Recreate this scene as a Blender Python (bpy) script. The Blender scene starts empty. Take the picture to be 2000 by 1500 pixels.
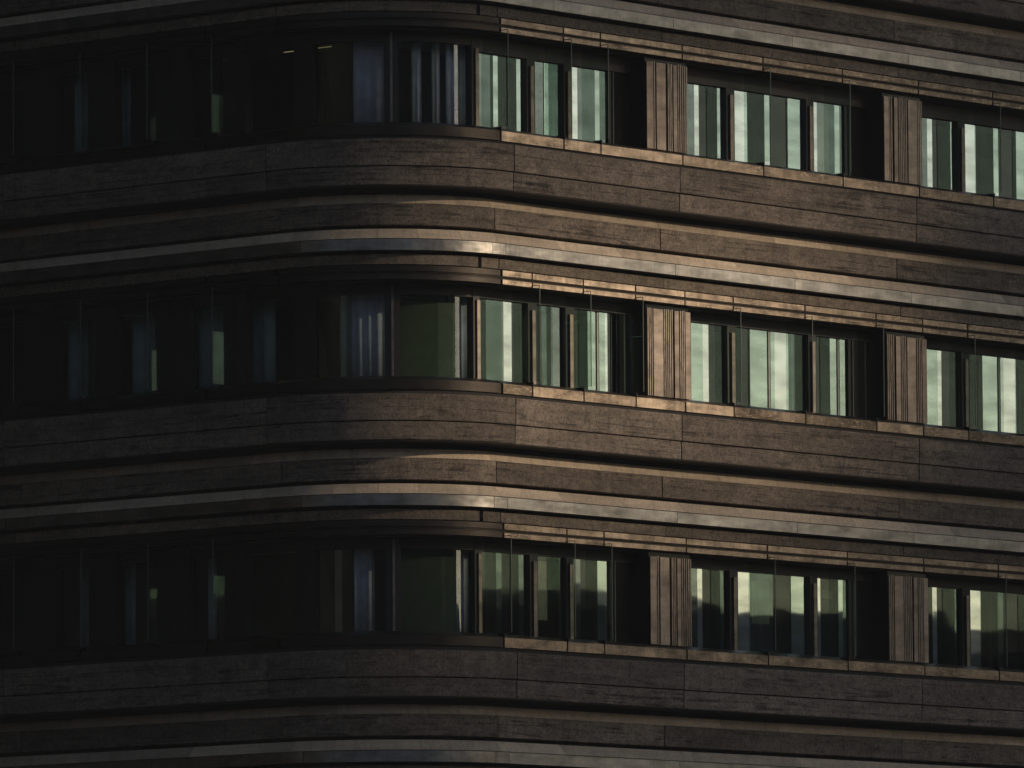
import bpy, bmesh, math, random
from mathutils import Vector, Matrix
R_ = math.radians
random.seed(7)
sc = bpy.context.scene
C = sc.collection

# ------------------------------------------------------------------ camera
SEAM = 12.43                       # height of the middle storey's panel seam above the street
PHI, PITCH, ROLL = R_(48.9097), R_(5.41813), -0.0065019
cam_d = bpy.data.cameras.new('camera'); cam = bpy.data.objects.new('camera', cam_d); C.objects.link(cam)
cam_d.sensor_width = 36; cam_d.lens = 16697.34/2000*36
cam_d.clip_start = 1; cam_d.clip_end = 5000
Fv = Vector((math.sin(PHI)*math.cos(PITCH), math.cos(PHI)*math.cos(PITCH), math.sin(PITCH)))
Rt = Vector((math.cos(PHI), -math.sin(PHI), 0)); Up = Rt.cross(Fv)
c, s = math.cos(ROLL), math.sin(ROLL)
X = Rt*c + Up*s; Y = Up*c - Rt*s
cam.matrix_world = Matrix(((X.x, Y.x, -Fv.x, -90.6466), (X.y, Y.y, -Fv.y, -81.46865), (X.z, Y.z, -Fv.z, SEAM-10.8315), (0, 0, 0, 1)))
sc.camera = cam

# ------------------------------------------------------------------ sky, sun, exposure
SUN_EL, SUN_B = R_(17.5), R_(28.0)            # elevation; azimuth from the right facade's normal towards +X
sun_dir = Vector((math.sin(SUN_B)*math.cos(SUN_EL), -math.cos(SUN_B)*math.cos(SUN_EL), math.sin(SUN_EL)))
w = bpy.data.worlds.new('World'); sc.world = w; w.use_nodes = True
nt = w.node_tree; bg = nt.nodes['Background']
sky = nt.nodes.new('ShaderNodeTexSky'); sky.sky_type = 'NISHITA'; sky.sun_disc = False
sky.sun_elevation = SUN_EL; sky.sun_rotation = math.atan2(sun_dir.x, sun_dir.y)
sky.air_density = 1.0; sky.dust_density = 1.0
nt.links.new(sky.outputs[0], bg.inputs[0]); bg.inputs[1].default_value = 0.14
sun_d = bpy.data.lights.new('sun', 'SUN'); sun_d.energy = 4.8; sun_d.angle = R_(1.1); sun_d.color = (1, .81, .60)
sun = bpy.data.objects.new('sun', sun_d); C.objects.link(sun)
sun.rotation_euler = sun_dir.to_track_quat('Z', 'Y').to_euler(); sun.location = (30, -40, 60)
vs = sc.view_settings; vs.view_transform = 'Standard'; vs.look = 'None'; vs.gamma = 1; vs.exposure = -0.93

# ------------------------------------------------------------------ materials
def mat(name):
    m = bpy.data.materials.new(name); m.use_nodes = True
    n = m.node_tree.nodes; l = m.node_tree.links
    return m, n, l, n['Principled BSDF']
def facade_uv(n, l):
    """(distance along the facade, height) from object coordinates"""
    tc = n.new('ShaderNodeTexCoord'); sp = n.new('ShaderNodeSeparateXYZ'); l.new(tc.outputs['Object'], sp.inputs[0])
    a = n.new('ShaderNodeMath'); a.operation = 'SUBTRACT'; l.new(sp.outputs[0], a.inputs[0]); l.new(sp.outputs[1], a.inputs[1])
    cb = n.new('ShaderNodeCombineXYZ'); l.new(a.outputs[0], cb.inputs[0]); l.new(sp.outputs[2], cb.inputs[1])
    oi = n.new('ShaderNodeObjectInfo'); m_ = n.new('ShaderNodeMath'); m_.operation = 'MULTIPLY'; m_.inputs[1].default_value = 17
    l.new(oi.outputs['Random'], m_.inputs[0]); l.new(m_.outputs[0], cb.inputs[2])
    return cb.outputs[0], oi.outputs['Random']
def mapping(n, l, vec, sx, sy, sz=1):
    mp = n.new('ShaderNodeMapping'); mp.inputs['Scale'].default_value = (sx, sy, sz); l.new(vec, mp.inputs[0]); return mp.outputs[0]
def noise(n, l, vec, scale, detail=4, rough=.6):
    t = n.new('ShaderNodeTexNoise'); t.inputs['Scale'].default_value = scale; t.inputs['Detail'].default_value = detail
    t.inputs['Roughness'].default_value = rough; l.new(vec, t.inputs['Vector']); return t.outputs['Fac']
def ramp(n, l, fac, stops):
    r = n.new('ShaderNodeValToRGB'); e = r.color_ramp.elements
    while len(e) < len(stops): e.new(.5)
    for el, (p, col) in zip(e, stops):
        el.position = p; el.color = (*col, 1) if len(col) == 3 else col
    l.new(fac, r.inputs[0]); return r.outputs[0]
def mul(n, l, a, b, fac=1, kind='MULTIPLY'):
    m = n.new('ShaderNodeMix'); m.data_type = 'RGBA'; m.blend_type = kind; m.inputs[0].default_value = fac
    l.new(a, m.inputs[6]); l.new(b, m.inputs[7]) ; return m.outputs[2]
G1 = lambda v: (v, v, v)

def concrete(name, col, lines=True, pits=True, rough=.85, var=.35):
    m, n, l, p = mat(name)
    uv, rnd = facade_uv(n, l)
    big = ramp(n, l, noise(n, l, mapping(n, l, uv, .5, 1.6), 1.0, 5, .65), [(.3, tuple(x*(1-var) for x in col)), (.7, tuple(x*(1+var*.6) for x in col))])
    fine = ramp(n, l, noise(n, l, mapping(n, l, uv, 1, 1), 22, 6, .75), [(.3, G1(.5)), (.68, G1(1.25))])
    out = mul(n, l, big, fine, 1 if pits else .5)
    streak = ramp(n, l, noise(n, l, mapping(n, l, uv, .8, 14), 1.0, 5, .7), [(.35, G1(.62)), (.62, G1(1.12))])
    out = mul(n, l, out, streak, .42)
    blot = ramp(n, l, noise(n, l, mapping(n, l, uv, 1, 1.5), 4.5, 6, .72), [(.32, G1(.58)), (.52, G1(1.0)), (.70, G1(1.28))])
    out = mul(n, l, out, blot, .9 if pits else .3)
    fl = ramp(n, l, noise(n, l, mapping(n, l, uv, 1, 1.3), 30, 2, .5), [(.66, G1(1)), (.72, G1(1.7))])
    out = mul(n, l, out, fl, .8 if pits else .25)
    h = noise(n, l, uv, 40, 5, .7)
    if lines:       # shuttering board marks
        def wander(sx, sy, off):
            mp = mapping(n, l, uv, sx, sy); mp.node.inputs['Location'].default_value = (off, off, 0)
            d = n.new('ShaderNodeMath'); d.operation = 'SUBTRACT'; d.inputs[1].default_value = .5; l.new(noise(n, l, mp, 1.0, 2, .45), d.inputs[0])
            e = n.new('ShaderNodeMath'); e.operation = 'ABSOLUTE'; l.new(d.outputs[0], e.inputs[0]); return e.outputs[0]
        for sx, sy, off, amt in ((.10, 6.5, 0, 1), (.16, 4.0, 7.3, .8)):
            gate = noise(n, l, mapping(n, l, uv, 1.3, 2.5), 1.6, 5, .75)
            ln = n.new('ShaderNodeMath'); ln.operation = 'MULTIPLY_ADD'; l.new(gate, ln.inputs[0]); ln.inputs[1].default_value = .09
            l.new(wander(sx, sy, off), ln.inputs[2])
            out = mul(n, l, out, ramp(n, l, ln.outputs[0], [(.043, G1(.36)), (.058, G1(1))]), amt)
    if pits:
        vo = n.new('ShaderNodeTexVoronoi'); vo.inputs['Scale'].default_value = 24; vo.inputs['Randomness'].default_value = 1; l.new(uv, vo.inputs['Vector'])
        gate = noise(n, l, mapping(n, l, uv, 1, 3), 2.1, 5, .7)
        sub = n.new('ShaderNodeMath'); sub.operation = 'MULTIPLY_ADD'; l.new(gate, sub.inputs[0]); sub.inputs[1].default_value = -.34; l.new(vo.outputs['Distance'], sub.inputs[2])
        pt = ramp(n, l, sub.outputs[0], [(.02, G1(.3)), (.09, G1(1))])
        out = mul(n, l, out, pt)
    vb = n.new('ShaderNodeTexVoronoi'); vb.inputs['Scale'].default_value = .9; l.new(mapping(n, l, uv, 1, 1.6), vb.inputs['Vector'])
    wob = n.new('ShaderNodeMath'); wob.operation = 'MULTIPLY_ADD'; l.new(noise(n, l, uv, 9, 3), wob.inputs[0]); wob.inputs[1].default_value = .12; l.new(vb.outputs['Distance'], wob.inputs[2])
    if lines: out = mul(n, l, out, ramp(n, l, wob.outputs[0], [(.085, G1(1.45)), (.105, G1(1))]))
    run = ramp(n, l, noise(n, l, mapping(n, l, uv, 6, .35), 1.0, 4, .7), [(.34, G1(.70)), (.5, G1(1))])
    out = mul(n, l, out, run, .6)
    tone = ramp(n, l, rnd, [(0, G1(.76)), (1, G1(1.16))])
    out = mul(n, l, out, tone)
    l.new(out, p.inputs['Base Color']); p.inputs['Roughness'].default_value = rough
    p.inputs['Specular IOR Level'].default_value = .25
    b = n.new('ShaderNodeBump'); b.inputs['Strength'].default_value = .5; b.inputs['Distance'].default_value = .006
    l.new(h, b.inputs['Height']); l.new(b.outputs[0], p.inputs['Normal'])
    return m
def metal(name, col, rough, var=.3, scratch=0.0, wave=.0, metallic=1.0):
    m, n, l, p = mat(name)
    uv, rnd = facade_uv(n, l)
    a = ramp(n, l, noise(n, l, mapping(n, l, uv, 1.2, 3), 1.5, 5, .65), [(.3, tuple(x*(1-var) for x in col)), (.7, tuple(min(1, x*(1+var)) for x in col))])
    br = ramp(n, l, noise(n, l, mapping(n, l, uv, 60, 3), 1, 3, .6), [(.3, G1(.85)), (.7, G1(1.12))])
    a = mul(n, l, a, br)
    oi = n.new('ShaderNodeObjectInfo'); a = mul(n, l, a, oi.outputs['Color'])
    a = mul(n, l, a, ramp(n, l, noise(n, l, mapping(n, l, uv, 9, 1.2), 1.0, 5, .75), [(.36, G1(.55)), (.56, G1(1.08))]), .65 if scratch else .22)
    if scratch:
        sc_ = noise(n, l, mapping(n, l, uv, 3.2, 9), 1.6, 2, .4)
        ab = n.new('ShaderNodeMath'); ab.operation = 'SUBTRACT'; ab.inputs[1].default_value = .5; l.new(sc_, ab.inputs[0])
        ab2 = n.new('ShaderNodeMath'); ab2.operation = 'ABSOLUTE'; l.new(ab.outputs[0], ab2.inputs[0])
        gate = noise(n, l, uv, 1.1, 2)
        g2 = n.new('ShaderNodeMath'); g2.operation = 'MULTIPLY_ADD'; l.new(gate, g2.inputs[0]); g2.inputs[1].default_value = -.012; l.new(ab2.outputs[0], g2.inputs[2])
        k = ramp(n, l, g2.outputs[0], [(-.0, G1(.5)), (.006, G1(0))])
        mx = n.new('ShaderNodeMix'); mx.data_type = 'RGBA'; l.new(k, mx.inputs[0]); l.new(a, mx.inputs[6]); mx.inputs[7].default_value = (*[min(1, x*1.9) for x in col], 1); a = mx.outputs[2]
    l.new(a, p.inputs['Base Color']); p.inputs['Metallic'].default_value = metallic
    rr = n.new('ShaderNodeMapRange'); rr.inputs[3].default_value = rough*.8; rr.inputs[4].default_value = rough*1.25
    l.new(noise(n, l, mapping(n, l, uv, 2, 6), 2, 4), rr.inputs[0]); l.new(rr.outputs[0], p.inputs['Roughness'])
    if wave:
        b = n.new('ShaderNodeBump'); b.inputs['Strength'].default_value = wave; b.inputs['Distance'].default_value = .02
        l.new(noise(n, l, mapping(n, l, uv, 1.4, 2.5), 1.3, 2, .4), b.inputs['Height']); l.new(b.outputs[0], p.inputs['Normal'])
    return m
def plain(name, col, rough=.6, metallic=0, spec=.4):
    m, n, l, p = mat(name)
    uv, rnd = facade_uv(n, l)
    out = ramp(n, l, noise(n, l, uv, 5, 4), [(.3, tuple(x*.8 for x in col)), (.7, tuple(min(1, x*1.15) for x in col))])
    l.new(out, p.inputs['Base Color']); p.inputs['Roughness'].default_value = rough; p.inputs['Metallic'].default_value = metallic
    p.inputs['Specular IOR Level'].default_value = spec
    return m
def glass(name, refl, col, tint, wave=.04, rough=.015, band=.18):
    m = bpy.data.materials.new(name); m.use_nodes = True
    n = m.node_tree.nodes; l = m.node_tree.links; n.remove(n['Principled BSDF'])
    uv, rnd = facade_uv(n, l)
    g = n.new('ShaderNodeBsdfGlossy'); g.inputs['Color'].default_value = (*col, 1); g.inputs['Roughness'].default_value = rough
    t = n.new('ShaderNodeBsdfTransparent'); t.inputs['Color'].default_value = (*tint, 1)
    b = n.new('ShaderNodeBump'); b.inputs['Strength'].default_value = wave; b.inputs['Distance'].default_value = .1
    l.new(noise(n, l, mapping(n, l, uv, .7, 2.2), 1.2, 1, .4), b.inputs['Height']); l.new(b.outputs[0], g.inputs['Normal'])
    mx = n.new('ShaderNodeMixShader')
    fr = n.new('ShaderNodeMapRange'); fr.inputs[1].default_value = .3; fr.inputs[2].default_value = .7; fr.inputs[3].default_value = refl*(1-band); fr.inputs[4].default_value = min(1, refl*(1+band*.7))
    l.new(noise(n, l, mapping(n, l, uv, .9, 3.0), 1.5, 2, .45), fr.inputs[0]); l.new(fr.outputs[0], mx.inputs[0])
    l.new(t.outputs[0], mx.inputs[1]); l.new(g.outputs[0], mx.inputs[2]); l.new(mx.outputs[0], n['Material Output'].inputs[0])
    return m
def emis(name, col, k):
    m, n, l, p = mat(name); p.inputs['Base Color'].default_value = (*col, 1)
    p.inputs['Emission Color'].default_value = (*col, 1); p.inputs['Emission Strength'].default_value = k
    return m
M = dict(
    board=concrete('board_marked_concrete', (.235, .187, .147)),
    fascia=concrete('pitted_concrete', (.225, .18, .135), lines=False),
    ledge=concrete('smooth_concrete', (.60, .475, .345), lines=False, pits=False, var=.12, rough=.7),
    bronze=metal('bronze_sheet', (.285, .222, .165), .40, var=.65, scratch=1),
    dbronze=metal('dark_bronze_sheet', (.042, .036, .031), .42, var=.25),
    slat=metal('bronze_slat', (.225, .185, .153), .45, var=.4),
    alu=metal('brushed_aluminium', (.265, .25, .228), .38, var=.4, wave=.8),
    dark=plain('dark_anodised_frame', (.012, .011, .010), .5),
    core=plain('dark_backing', (.03, .027, .024), .9),
    room=plain('room_lining', (.03, .03, .028), .9),
    B=glass('reflective_glass', .70, (.83, .95, .93), (.32, .36, .33), wave=.003, band=.28),
    M=glass('half_reflective_glass', .22, (.76, .95, .92), (.42, .48, .44), wave=.003, band=.25),
    D=glass('clear_green_glass', .07, (.80, .97, .88), (.42, .48, .44), wave=.003),
    L=glass('blue_curved_glass', .10, (.75, .85, 1), (.78, .82, .88), wave=.004),
    T=glass('clear_office_glass', .07, (.75, .92, .92), (.66, .78, .76), wave=.004),
    fin=glass('fin_glass', .06, (.85, .95, .90), (.84, .90, .87), wave=.0),
    screen=plain('green_screen_cloth', (.115, .15, .095), .9),
    K=plain('black_panel', (.012, .012, .011), .12, spec=.15),
    refl_bar=plain('pale_reflection_strip', (.62, .60, .52), .5),
    edge=plain('glass_edge', (.16, .19, .15), .3),
    curtain=plain('curtain_cloth', (.62, .64, .66), .9),
    blind=plain('blind_cloth', (.66, .62, .44), .9),
    cool=emis('added_cool_tube', (.80, 1, .94), 2.2),
    lamp=emis('warm_tube', (1, .78, .42), .55),
)

# ------------------------------------------------------------------ mesh helpers
def link(name, me, m, parent=None):
    o = bpy.data.objects.new(name, me); C.objects.link(o)
    if m: me.materials.append(m)
    v = random.uniform(.9, 1.1); o.color = (v, v, v, 1)
    if parent: o.parent = parent
    return o
def path(t, R):
    if t >= 0: return (t, -R), (0, -1)
    if t >= -1:
        th = -t*math.pi/2; return (-R*math.sin(th), -R*math.cos(th)), (-math.sin(th), -math.cos(th))
    return (-R, -(t+1)), (-1, 0)
def stations(t0, t1, R=2.4):
    ts = [t0, t1]; n = 40
    for i in range(n+1):
        q = -i/n
        if t0 < q < t1 and min(abs(q-t0), abs(q-t1)) > .004: ts.append(q)
    return sorted(ts)
def shrink(t, g):                       # metres -> path units where the path is the arc
    return g if (t >= 0 or t < -1) else g/(2.4*math.pi/2)
def sweep(prof, t0, t1, name, m, parent, dR=0, gap=0.0):
    """closed profile [(R, z)...] swept along the facade line from t0 to t1"""
    a, b = t0+shrink(t0+1e-6, gap/2), t1-shrink(t1-1e-6, gap/2)
    ts = stations(a, b); vs_, fs = [], []
    n = len(prof)
    for t in ts:
        for (r, z) in prof:
            (x, y), _ = path(t, r+dR); vs_.append((x, y, z))
    for i in range(len(ts)-1):
        for j in range(n):
            k = (j+1) % n; fs.append((i*n+j, i*n+k, (i+1)*n+k, (i+1)*n+j))
    fs.append(tuple(range(n-1, -1, -1))); o0 = (len(ts)-1)*n; fs.append(tuple(range(o0, o0+n)))
    me = bpy.data.meshes.new(name); me.from_pydata(vs_, [], fs)
    bm = bmesh.new(); bm.from_mesh(me); bmesh.ops.recalc_face_normals(bm, faces=bm.faces); bm.to_mesh(me); bm.free()
    me.polygons.foreach_set('use_smooth', [len(ts) > 2]*len(me.polygons))
    if len(ts) > 2: me.set_sharp_from_angle(angle=R_(20))
    return link(name, me, m, parent)
def rect(r0, r1, z0, z1, ch=0.0):
    if not ch: return [(r0, z0), (r1, z0), (r1, z1), (r0, z1)]
    return [(r0, z0), (r1-ch, z0), (r1, z0+ch), (r1, z1-ch), (r1-ch, z1), (r0, z1)]
def box(name, lo, hi, m, parent=None):
    x0, y0, z0 = lo; x1, y1, z1 = hi
    v = [(x, y, z) for x in (x0, x1) for y in (y0, y1) for z in (z0, z1)]
    f = [(0, 1, 3, 2), (4, 6, 7, 5), (0, 4, 5, 1), (2, 3, 7, 6), (0, 2, 6, 4), (1, 5, 7, 3)]
    me = bpy.data.meshes.new(name); me.from_pydata(v, [], f); return link(name, me, m, parent)
def tag(o, label, cat, group=None):
    o['label'] = label; o['category'] = cat
    if group: o['group'] = group
    return o
def struct(o): o['kind'] = 'structure'; return o

# ------------------------------------------------------------------ the ground and the surroundings
gm = concrete('stone_paving', (.09, .085, .08), lines=False)
ground = struct(box('ground', (-900, -900, -.3), (900, 900, 0), gm))

def block(name, x0, y0, x1, y1, h, col, label, cat='building', group=None, storey=3.4, bay=3.0, roof=True):
    root = bpy.data.objects.new(name, None); C.objects.link(root); root.location = ((x0+x1)/2, (y0+y1)/2, 0)
    tag(root, label, cat, group)
    inv = Matrix.Translation(-Vector(root.location))
    wm = plain(name+'_wall', col, .8)
    a = box('wall', (x0, y0, 0), (x1, y1, h), wm, root); a.matrix_parent_inverse = inv
    b = box('parapet', (x0-.25, y0-.25, h), (x1+.25, y1+.25, h+.5), M['core'], root); b.matrix_parent_inverse = inv
    vs_, fs = [], []
    def q(p):
        i = len(vs_); vs_.extend(p); fs.append((i, i+1, i+2, i+3))
    z = 1.2
    while z+2 < h:
        for (px, nx) in ((x0-.03, 0), (x1+.03, 0)):
            y = y0+1
            while y+1.6 < y1: q([(px, y, z), (px, y+1.6, z), (px, y+1.6, z+1.7), (px, y, z+1.7)]); y += bay
        for py in (y0-.03, y1+.03):
            x = x0+1
            while x+1.6 < x1: q([(x, py, z), (x+1.6, py, z), (x+1.6, py, z+1.7), (x, py, z+1.7)]); x += bay
        z += storey
    me = bpy.data.meshes.new('windows'); me.from_pydata(vs_, [], fs); o = link('windows', me, M['K'], root); o.matrix_parent_inverse = inv
    o['kind'] = 'stuff'
    return root
block('shade_block', -40, 3, -9.6, 70, 60, (.07, .066, .06), 'tall dark block added unseen to shade the left wing')  # added unseen block that keeps sky light off the left wing
# skyline that the glass mirrors
rng = random.Random(3)
sv, sf = [], []
def skyline(th0, th1, d, h0, h1, n):
    for i in range(n):
        th = R_(th0+(th1-th0)*(i+rng.uniform(.3, .7))/n); dd = d*rng.uniform(.98, 1.06); h = rng.uniform(h0, h1)
        wd = R_(abs(th1-th0)/n)*dd*rng.uniform(.5, .75); dp = 8
        ct, st = math.cos(th), math.sin(th)
        def P(a, r, z): return (-st*(dd+r)+ct*a, -ct*(dd+r)-st*a, z)
        i0 = len(sv); e = h*rng.uniform(.82, .97)
        sv.extend([P(-wd, 0, 0), P(wd, 0, 0), P(wd, 2*dp, 0), P(-wd, 2*dp, 0), P(-wd, 0, e), P(wd, 0, e), P(wd, 2*dp, e), P(-wd, 2*dp, e), P(-wd*rng.uniform(.2, 1), dp, h), P(wd*rng.uniform(.2, 1), dp, h)])
        sf.extend([tuple(i0+q for q in f) for f in ((0, 1, 5, 4), (1, 2, 6, 5), (2, 3, 7, 6), (3, 0, 4, 7), (4, 5, 9, 8), (6, 7, 8, 9), (5, 6, 9), (7, 4, 8))])
skyline(-20, 150, 260, 57, 68, 20)
skyline(-80, -22, 300, 29.5, 34.5, 17)
me = bpy.data.meshes.new('distant_skyline'); me.from_pydata(sv, [], sf)
so = link('distant_skyline', me, plain('far_roofs', (.07, .068, .06), .9)); so['kind'] = 'stuff'
tag(so, 'far-off mass of roofs mirrored in the window glass', 'skyline')
# unseen blockers added to shape the sun pool: base, side and top
D_ = 240.0; tn = math.tan(SUN_EL)
hr = bpy.data.objects.new('sun_pool_blocker', None); C.objects.link(hr)
hr.location = (math.sin(SUN_B)*D_, -math.cos(SUN_B)*D_, 0); hr.rotation_euler = (0, 0, SUN_B)
tag(hr, 'added unseen blocker shaping the pool of sunlight', 'building')
wm_ = plain('tower_wall', (.16, .15, .14), .8)  # material of the added unseen blocker
zb, zt = 10.5+D_*tn, 15.2+(D_+10)*tn
box('blocker_base', (-7, -10, 0), (45, 0, zb), wm_, hr)
box('tower', (6.3, -10, zb), (45, 0, zb+45), wm_, hr)  # side of the added unseen blocker
box('blocker_top', (-7, -10, zt), (6.29, 0, zt+16), wm_, hr)

# ------------------------------------------------------------------ the building
bld = bpy.data.objects.new('office_building', None); C.objects.link(bld); bld.location = (0, 0, 0)
tag(bld, 'brown concrete and bronze office building with rounded corner and ribbon windows', 'building')
T0, T1 = -10.0, 20.19                    # how far the facade is built: metres along the left and right wings
J1 = [T0, -6.2, -1.0, 0.0, 3.655, 9.166, 14.68, T1]
J3 = [T0, -6.15, -1.025, -0.017, 3.577, 9.068, 14.58, T1]
J4 = [T0, -6.2, -1.03, -0.128, -0.113, -0.016, 3.567, 9.062, 14.56, T1]
JM = [T0, -6.3, -3.4, -0.867, -0.079, -0.007, 3.704, 6.439, 9.193, 11.93, 14.67, 17.4, T1]
JS = {1: [T0, -7.4, -4.9, -2.4, -1.0, 0.01, 1.378, 2.19, 4.024, 5.875, 7.732, 9.556, 11.369, 13.242, 15.066, 16.9, T1],
      2: [T0, -7.4, -4.9, -2.4, -1.0, 0.008, 0.66, 1.777, 2.932, 4.04, 5.14, 6.797, 8.474, 9.591, 10.685, 12.307, 13.98, 15.1, 16.2, T1]}
JS[3] = JS[1]; JS[0] = JS[2]; JS[4] = JS[2]
FINS = {1: [0.01, 1.39, 2.2, 5.875, 7.738, 11.377, 13.25], 2: [0.66, 1.777, 2.932, 5.14, 6.797, 8.474, 10.685, 12.307, 13.98]}
FINS[3] = FINS[1]
FINL = [-2.15, -3.42, -4.75, -6.1]
def jit(a): return random.uniform(-a, a)
LEDGE = [T0, -7.5, -5.2, -3.0, -1.6]+[-.92, -.74, -.56, -.40, -.22, -.04]+[.9+1.33*i for i in range(14)]+[T1]
TONE = {('sill_panel', 1): (1.35, 1.2, 1.1, .75, .65, .7, .5, .5), ('sill_panel', 2): (.4, 1.0, .9, 1.3, 1.15, .45, .42, .75, .6, .42),  # panel differences plus the sun's highlight and falloff baked into tone
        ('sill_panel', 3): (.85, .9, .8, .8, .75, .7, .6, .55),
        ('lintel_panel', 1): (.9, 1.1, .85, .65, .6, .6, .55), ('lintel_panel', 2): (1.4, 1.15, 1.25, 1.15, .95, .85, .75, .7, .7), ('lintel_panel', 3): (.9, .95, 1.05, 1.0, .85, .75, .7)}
def ring(name, joints, prof, m, gap, jr=.004, tones=None):
    i = 0
    for a, b in zip(joints, joints[1:]):
        if b-a < .02: continue              # an open slot in the course
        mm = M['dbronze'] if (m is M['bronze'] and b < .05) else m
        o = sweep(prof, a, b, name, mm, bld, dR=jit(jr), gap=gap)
        v = random.uniform(.9, 1.1)
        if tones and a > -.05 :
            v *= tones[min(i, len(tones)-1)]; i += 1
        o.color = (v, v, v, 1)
GLASS_R = 1.76
for k in range(0, 5):
    S = SEAM+.657+3.6*(2-k)              # top of the sill of storey k
    z = lambda a: S+a
    if k <= 3:
        # spandrel under the windows, from the upper concrete course down to the aluminium trim
        ring('concrete_panel', J1, rect(2.2, 2.49, z(-.662), z(-.285), .007), M['board'], .022)
        ring('concrete_panel', J1, rect(2.2, 2.475, z(-.934), z(-.676), .007), M['board'], .022)
        ring('concrete_panel', J3, rect(1.98, 2.17, z(-1.47), z(-1.166), .006), M['board'], .02)
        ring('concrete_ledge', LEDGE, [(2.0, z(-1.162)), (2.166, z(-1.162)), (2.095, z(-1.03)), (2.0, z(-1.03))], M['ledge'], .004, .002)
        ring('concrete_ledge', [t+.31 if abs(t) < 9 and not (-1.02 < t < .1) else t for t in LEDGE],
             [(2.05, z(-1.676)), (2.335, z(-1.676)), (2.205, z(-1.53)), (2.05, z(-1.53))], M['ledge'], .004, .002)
        ring('metal_trim', JM, rect(2.2, 2.345, z(-1.846), z(-1.684), .004), M['alu'], .008, .001)
        sweep(rect(1.9, 2.2, z(-.94), z(-.2)), T0, T1, 'backing_wall', M['core'], bld)
        sweep(rect(1.9, 2.0, z(-1.9), z(-.941)), T0, T1, 'backing_wall', M['core'], bld)
        sweep(rect(2.001, 2.46, z(-.95), z(-.936)), T0, T1, 'soffit', M['core'], bld)
        # lintel zone of the storey below
        ring('fascia_panel', J4, rect(2.02, 2.24, z(-2.036), z(-1.893), .005), M['fascia'], .016, .003)
        js = JS[min(k+1, 4)]
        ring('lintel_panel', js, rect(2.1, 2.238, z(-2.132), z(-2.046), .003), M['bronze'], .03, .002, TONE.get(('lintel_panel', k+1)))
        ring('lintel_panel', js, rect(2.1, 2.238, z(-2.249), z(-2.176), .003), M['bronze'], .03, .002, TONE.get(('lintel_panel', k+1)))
        for (a, b) in ((-2.146, -2.136), (-2.172, -2.158)):
            sweep(rect(2.195, 2.222, z(a), z(b)), T0, T1, 'rail', M['dbronze'], bld)
        sweep(rect(1.9, 2.1, z(-2.249), z(-1.9)), T0, T1, 'backing_wall', M['core'], bld)
        sweep(rect(1.7, 2.1, z(-2.262), z(-2.25)), T0, T1, 'soffit', M['dark'], bld)
        # sill: sloped top, upright face
        if k >= 1:
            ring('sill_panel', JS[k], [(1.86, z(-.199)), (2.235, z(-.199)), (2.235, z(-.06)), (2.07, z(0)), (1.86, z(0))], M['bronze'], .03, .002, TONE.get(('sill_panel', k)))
    # slabs that close the rooms
    if k in (1, 2, 3):
        for a, b, nm in ((-.35, -.2, 'floor_slab'), (1.36, 1.5, 'ceiling')):
            sweep(rect(-6.0 if False else 0.02, 1.7, z(a), z(b)), T0, T1, nm, M['room'], bld)
# plain storeys above and below what the photograph shows
top = SEAM+.657+7.2
for zz in range(4):
    base = top-.2+3.6*zz
    sweep(rect(1.9, 2.24, base, base+1.5), T0, T1, 'upper_wall', M['core'], bld)
    sweep(rect(1.9, 2.49, base+2.66, base+3.32), T0, T1, 'upper_spandrel', M['board'], bld)
    sweep(rect(1.9, 2.2, base+1.5, base+3.6), T0, T1, 'upper_wall', M['core'], bld)
lowz = SEAM+.657-3.6-2.26
sweep(rect(1.9, 2.1, 0, lowz), T0, T1, 'lower_wall', M['core'], bld)
# dark rooms: back walls and end walls
for nm, lo, hi in (('room_wall', (1.0, 1.0, .1), (T1, 1.2, top)), ('room_wall', (1.0, 1.2, .1), (1.2, 9.0, top)),
                   ('end_wall', (T1, -1.7, 0), (T1+.2, 8, top+14)), ('end_wall', (-1.7, 9.0, 0), (T1, 9.2, top+14))):
    box(nm, lo, hi, M['room'], bld)
box('roof', (-1.8, -1.8, top+13.9), (T1, 9.2, top+14.2), M['core'], bld)

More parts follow.
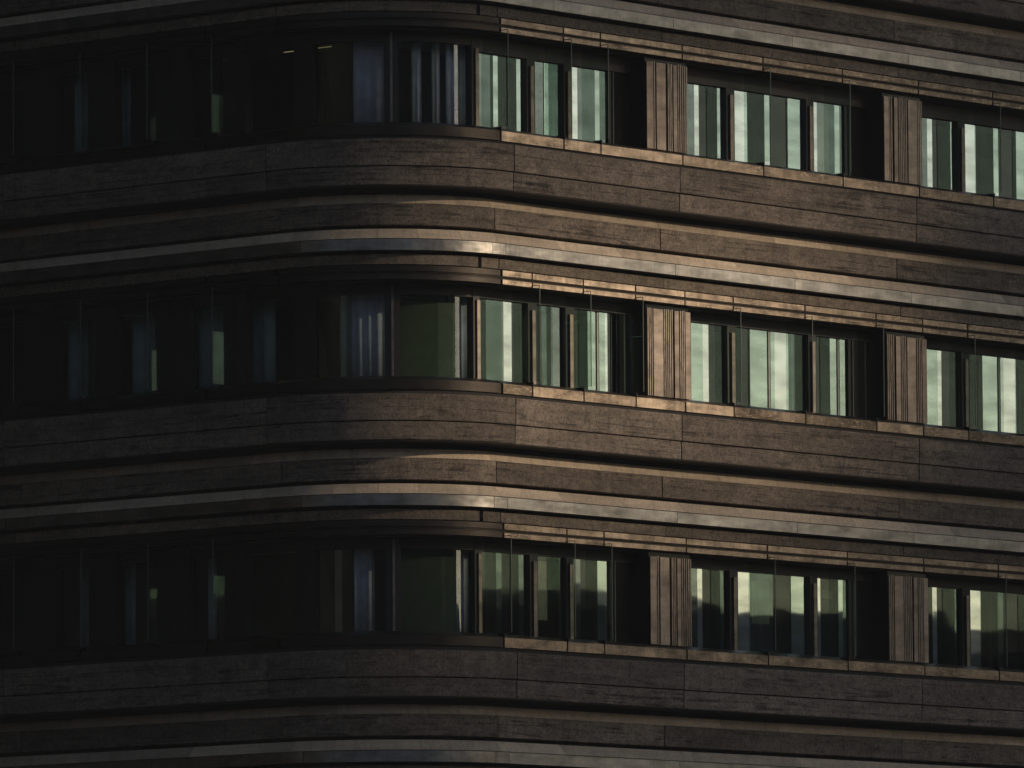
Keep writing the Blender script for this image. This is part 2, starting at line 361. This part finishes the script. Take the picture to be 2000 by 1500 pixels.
# ---- windows
SEG = {  # reflectivity strips imitate stripes mirrored between two glass layers
 1: [('w', '-.0 B .013 M .322 D .388 B .489 D .894 B 1.05 m 1.23 M 1.492 B 1.591 M 1.867 m 2.044 B 2.231 M 2.62 B 2.721 M 2.88 K 3.36'),
     ('w', '4.26 M 4.859 B 4.961 D 5.384 B 5.524 m 5.714 B 6.074 D 6.478 B 6.595 D 7.023 B 7.384 m 7.562 B 7.71 M 8.125 B 8.241 M 8.326 K 8.87'),
     ('w', '9.78 M 10.354 B 10.476 D 10.924 B 11.033 m 11.209 B 11.541 D 11.985 B 12.104 D 12.551 B 12.894 m 13.07 B 13.22 M 13.64 B 13.75 K 14.38')],
 2: [('w', '0 D .2 M .579 B .753 D 1.045 m 1.24 D 1.404 M 1.514 D 1.612 M 1.868 m 2.065 D 2.421 B 2.858 D 3.1 K 3.34'),
     ('w', '4.28 B 5.138 D 5.507 m 5.705 D 6.094 B 6.982 M 7.128 D 7.38 m 7.57 D 7.962 B 8.353 K 8.89'),
     ('w', '9.81 B 10.639 D 11.055 m 11.253 D 11.65 B 12.472 D 12.894 m 13.08 D 13.47 B 13.86 K 14.38')],
 3: [('w', '0 D .389 M .505 D .872 M 1.048 m 1.223 D 1.76 M 1.849 m 2.006 M 2.222 D 2.598 B 2.836 K 3.35'),
     ('w', '4.27 M 4.837 B 4.947 D 5.356 M 5.507 m 5.696 B 6.034 M 6.573 D 6.99 B 7.366 m 7.543 B 7.682 D 8.105 B 8.21 M 8.315 K 8.87'),
     ('w', '9.78 D 10.356 B 10.464 D 10.901 M 11.011 m 11.209 B 11.538 D 11.957 M 12.091 D 12.894 m 13.07 M 13.22 D 13.64 M 13.75 K 14.38')]}
ARC = {1: '-.90 D -.80 D -.70 L -.531 F -.457 D -.37 L -.28 D -.25 L -.05',
       2: '-.90 D -.86 D -.76 M -.735 D -.70 L -.531 F -.457 D -.161 L -.05',
       3: '-.90 D -.80 M -.76 D -.70 L -.605 D -.531 F -.457 D -.15 L -.08 D -.05'}
LEFT = [(-1.06, -1.98), (-2.42, -3.10), (-3.77, -4.55), (-5.1, -5.75), (-6.4, -7.1), (-7.7, -8.5)]
def window(t0, t1, S, segs, HEAD=1.19, refl_bars=False):
    """frame ring with panes and mullions as children"""
    fr = sweep(rect(GLASS_R-.06, GLASS_R+.06, S+HEAD, S+1.355), t0, t1, 'window', M['dark'], bld)
    fr['label'] = 'ribbon window with dark head frame'
    sweep(rect(GLASS_R-.06, GLASS_R+.05, S-.02, S+.02), t0, t1, 'window_sill', M['dark'], fr)
    tok = segs.split(); i = 0
    while i+2 < len(tok):
        a, kind, b = float(tok[i]), tok[i+1], float(tok[i+2]); i += 2
        if kind in 'mF':
            mu = sweep(rect(GLASS_R-.05, GLASS_R+.06, S+.02, S+HEAD), a, b, 'mullion', M['dark'], fr)
            if kind == 'm':
                cx = a+(b-a)*.45
                sweep(rect(GLASS_R+.061, GLASS_R+.10, S+.021, S+HEAD-.10), cx-.035, cx+.035, 'mullion_cap', M['slat'], fr)
            else:
                sweep(rect(GLASS_R+.061, GLASS_R+.09, S+.021, S+HEAD+.12), (a+b)/2-.006, (a+b)/2+.006, 'mullion_cap', M['slat'], fr)
        elif kind == 'K':
            sweep(rect(GLASS_R-.02, GLASS_R+.03, S+.02, S+HEAD), a, b, 'dark_panel', M['K'], fr)  # plain black panel filling the bay beside the column
            sweep(rect(GLASS_R+.031, GLASS_R+.05, S+.021, S+HEAD-.002), a+.09, a+.10, 'panel_edge', M['edge'], fr)
        else:
            pane(a, b, S+.02, S+HEAD, M[kind], fr)
            if kind == 'B' and b-a > .3 and refl_bars:
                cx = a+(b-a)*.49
                for d0, d1, mm in ((-.034, -.017, 'dark'), (-.016, .016, 'refl_bar'), (.017, .03, 'dark')):
                    sweep(rect(GLASS_R+.002, GLASS_R+.008, S+.021, S+HEAD-.001), cx+d0, cx+d1, 'reflection_strip', M[mm], fr)  # painted strips standing in for mullion reflections in the bright panes
def pane(a, b, z0, z1, m, parent, R=GLASS_R):
    ts = stations(a, b); vs_ = []; fs = []
    for t in ts:
        for zz in (z0, z1):
            (x, y), _ = path(t, R); vs_.append((x, y, zz))
    for i in range(len(ts)-1): fs.append((2*i, 2*i+2, 2*i+3, 2*i+1))
    me = bpy.data.meshes.new('pane'); me.from_pydata(vs_, [], fs)
    me.polygons.foreach_set('use_smooth', [True]*len(fs))
    return link('pane', me, m, parent)
PAT = {1: 'F0-.13 S.15 S.195 F.235-.455 S.53 S.57 S.61 F.645-.735 S.775 S.825 S.875 S.925 S.975',
       2: 'S.015 S.06 S.105 F.135-.36 S.40 S.445 S.49 S.535 S.58 F.63-.73 S.775 S.82 S.86 F.885-1',
       3: 'F0-.12 S.15 S.20 F.26-.35 S.40 S.445 S.49 S.535 S.58 F.62-.85 S.89 S.935 S.975',
       4: 'S.015 S.06 S.11 S.16 F.215-.33 S.375 S.42 S.465 F.50-.72 S.77 S.82 S.86 F.885-1'}
COLP = {1: (1, 3, 1), 2: (2, 4, 2), 3: (1, 2, 1)}
COLX = {1: [(3.355, 4.285), (8.862, 9.79), (14.37, 15.3)], 2: [(3.333, 4.294), (8.887, 9.826), (14.39, 15.33)], 3: [(3.349, 4.283), (8.868, 9.793), (14.375, 15.3)]}
def column(a, b, S, pat):
    top_ = 1.27
    core = box('column', (a+.004, -2.085, S+.0), (b-.004, -1.70, S+1.355), M['K'], bld)
    core['label'] = 'bronze slatted column cladding between the windows'
    w_ = b-a
    for tk in pat.split():
        if tk[0] == 'F':
            p0, p1 = tk[1:].split('-'); box('cover_panel', (a+float(p0)*w_, -2.125, S+.001), (a+float(p1)*w_, -2.115, S+top_), M['slat'], core)
        else:
            p = a+float(tk[1:])*w_; box('slat', (p-.011, -2.12, S+.001), (p+.011, -2.115, S+top_+random.uniform(0, .02)), M['slat'], core)
def fin(t, S):
    """upright glass fin with its lit front edge and the triangular foot"""
    def pl(name, pts, th, m, parent):
        vs_ = []
        (o0, nrm) = path(t, 0.0)
        if t >= 0: base, out, side = Vector((t, 0, 0)), Vector((0, -1, 0)), Vector((1, 0, 0))
        else: base, out, side = Vector((0, -(t+1), 0)), Vector((-1, 0, 0)), Vector((0, -1, 0))
        n = len(pts)
        for sgn in (-.5, .5):
            for (r, zz) in pts: vs_.append(base+out*r+side*th*sgn+Vector((0, 0, zz)))
        fs = [tuple(range(n)), tuple(range(2*n-1, n-1, -1))]+[(j, n+j, n+(j+1) % n, (j+1) % n) for j in range(n)]
        me = bpy.data.meshes.new(name); me.from_pydata(vs_, [], fs); return link(name, me, m, parent)
    f = pl('glass_fin', [(1.87, S+.005), (2.37, S+.005), (2.37, S+1.34), (1.87, S+1.34)], .004, M['fin'], bld)
    pl('fin_edge', [(2.371, S+.005), (2.381, S+.005), (2.381, S+1.38), (2.371, S+1.38)], .008, M['edge'], f)
    pl('fin_foot', [(2.075, S+.003), (2.25, S+.003), (2.25, S-.062), (2.236, S-.062)], .016, M['dark'], f)
    pl('fin_bracket', [(2.239, S+1.372), (2.37, S+1.372), (2.37, S+1.38), (2.239, S+1.38)], .014, M['dark'], f)
for k in (1, 2, 3):
    S = SEAM+.657+3.6*(2-k)
    HD = 1.11 if k == 1 else 1.19
    for _, sg in SEG[k]:
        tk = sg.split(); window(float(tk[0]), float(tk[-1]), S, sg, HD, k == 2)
    window(-.90, -.05, S, ARC[k])
    sweep(rect(GLASS_R-.06, GLASS_R+.07, S, S+1.355), -.05, .0-.001, 'corner_post', M['dark'], bld)
    sweep(rect(GLASS_R+.071, GLASS_R+.10, S+.001, S+1.15), -.032, -.010, 'post_cover', M['slat'], bld)
    sweep(rect(GLASS_R-.06, GLASS_R+.07, S, S+1.355), -1.06, -.90, 'corner_post', M['dark'], bld)
    prev = -1.06
    for (a, b) in LEFT:
        if prev != -1.06 or a < prev: 
            if prev-a > .02: sweep(rect(GLASS_R-.06, GLASS_R+.09, S, S+1.355), a, prev, 'window_post', M['dark'], bld)
        window(b, a, S, '%f %s %f' % (b, 'T', a)); prev = b
    sweep(rect(GLASS_R-.06, GLASS_R+.09, S, S+1.355), T0, prev, 'window_post', M['dark'], bld)
    for (a, b), pt in zip(COLX[k], COLP[k]): column(a, b, S, PAT[pt])
    sweep(rect(GLASS_R-.06, GLASS_R+.09, S, S+1.355), 15.31, T1, 'window_post', M['dark'], bld)
    for t in FINS[k]: fin(t, S)
    for t in FINL: fin(t, S)

# ------------------------------------------------------------------ things inside the rooms
def curtain(t0, t1, S, label, folds=4, R=1.56, amp=.02):
    n = 80; vs_, fs = [], []
    for i in range(n+1):
        t = t0+(t1-t0)*i/n
        r = R+amp*math.sin(i/n*folds*2*math.pi)+.4*amp*math.sin(i/n*folds*3.3+1)
        (x, y), _ = path(t, r)
        vs_ += [(x, y, S+.02), (x, y, S+1.33)]
    for i in range(n): fs.append((2*i, 2*i+2, 2*i+3, 2*i+1))
    me = bpy.data.meshes.new('curtain'); me.from_pydata(vs_, [], fs); me.polygons.foreach_set('use_smooth', [True]*n)
    o = link('curtain', me, M['curtain']); md = o.modifiers.new('t', 'SOLIDIFY'); md.thickness = .004
    return tag(o, label, 'curtain', 'curtains behind the rounded corner')
Sk = {k: SEAM+.657+3.6*(2-k) for k in (1, 2, 3)}
curtain(-.80, -.53, Sk[2], 'blue grey curtain behind the left rounded pane of the middle storey', 5, amp=.011)
curtain(-.15, .14, Sk[2], 'pale blue curtain at the right end of the middle rounded window', 4)
curtain(-.72, -.60, Sk[3], 'grey curtain behind the left rounded pane of the lowest storey', 3, amp=.014)
curtain(-.12, .06, Sk[3], 'narrow pale curtain at the right end of the lowest rounded window', 3)
curtain(-.71, -.53, Sk[1], 'dim blue curtain behind the left rounded pane of the top storey', 3, amp=.008)
curtain(-.37, -.31, Sk[1], 'narrow blue curtain near the middle of the top rounded window', 2, amp=.01)
curtain(-.245, -.19, Sk[1], 'narrow grey blue curtain right of the middle of the top rounded window', 2, amp=.01)
curtain(-.15, .14, Sk[1], 'dim grey curtain at the right end of the top rounded window', 4)
def screen(t0, t1, S, z0, z1, label):
    o = sweep(rect(1.60, 1.606, S+z0, S+z1), t0, t1, 'screen_blind', M['screen'], None)
    sweep(rect(1.593, 1.613, S+z0-.02, S+z0-.001), t0, t1, 'bottom_bar', M['dark'], o)
    return tag(o, label, 'blind', 'screens behind the rounded corner')
screen(-.46, -.09, Sk[2], .03, 1.12, 'muted green screen behind the middle rounded window')
screen(-.46, -.11, Sk[3], .03, 1.10, 'dark green screen behind the lowest rounded window')
for k, row in ((2, ((-1.78, -2.3), (-2.8, -3.3), (-4.05, -4.6), (-5.4, -5.9))), (1, ((-4.62, -4.8), (-5.45, -5.75))), (3, ((-2.95, -3.1), (-4.55, -4.75), (-5.45, -5.65)))):  # added cloth standing in for reflections in the left wing panes
    for i, (a, b) in enumerate(row):
        nth = ('first', 'second', 'third', 'fourth')[i]
        sto = {1: 'top', 2: 'middle', 3: 'lowest'}[k]
        curtain(b, a, Sk[k], 'dim cloth standing in for reflections, %s from the rounded corner on the %s storey left wing' % (nth, sto), 2, R=1.45)
def blind(x0, x1, S, z0, z1, label, y=-1.70):
    root = box('roller_blind', (x0, y, S+z0), (x1, y+.006, S+z1), M['blind'])
    b = box('bottom_bar', (x0-.005, y-.012, S+z0-.025), (x1+.005, y+.012, S+z0-.002), M['dark'], root)
    return tag(root, label, 'blind', 'blinds drawn behind the windows')
blind(1.25, 1.56, Sk[3], .28, 1.12, 'pale yellow blind right of the rounded corner on the lowest storey')
blind(6.16, 6.56, Sk[3], .45, 1.08, 'green grey blind in the middle window of the lowest storey')
blind(7.80, 8.05, Sk[3], .90, 1.02, 'small pale blind high in the window left of the far column')
blind(7.80, 8.06, Sk[1], .10, 1.08, 'grey blind in the top storey window left of the far column')
def tube(t0, t1, R, zc, label, m='lamp'):
    (x0, y0), _ = path(t0, R); (x1, y1), _ = path(t1, R)
    root = box('ceiling_light', (min(x0, x1)-.03, min(y0, y1)-.03, zc+.02), (max(x0, x1)+.03, max(y0, y1)+.03, zc+.05), M['dark'])
    box('tube', (min(x0, x1)-.012, min(y0, y1)-.012, zc+.012), (max(x0, x1)+.008, max(y0, y1)+.008, zc+.0195), M[m], root)
    return tag(root, label, 'ceiling light', 'lit tubes on the ceilings')
tube(-1.1, -2.0, 1.0, Sk[1]+1.25, 'warm lit tube on the ceiling of the top storey')
tube(-1.0, -2.6, 1.0, Sk[3]+1.25, 'warm lit tube on the ceiling of the lowest storey')

tube(-1.2, -5.7, 1.1, Sk[2]+1.325, 'added unseen cool tube lighting the middle storey left wing', 'cool')  # unseen lamp added above the window head to light the left wing

# ------------------------------------------------------------------ thin haze added to lift the blacks
hz = box('haze', (-910, -910, -1.3), (910, 910, 160), None); hz['kind'] = 'stuff'  # added haze box that lifts the blacks
tag(hz, 'added thin haze lifting the blacks', 'haze')
hm = bpy.data.materials.new('added_haze_air'); hm.use_nodes = True; n = hm.node_tree.nodes; n.remove(n['Principled BSDF'])
pv = n.new('ShaderNodeVolumePrincipled'); pv.inputs['Color'].default_value = (.80, .86, .95, 1); pv.inputs['Density'].default_value = .0002
hm.node_tree.links.new(pv.outputs[0], n['Material Output'].inputs['Volume']); hz.data.materials.append(hm)
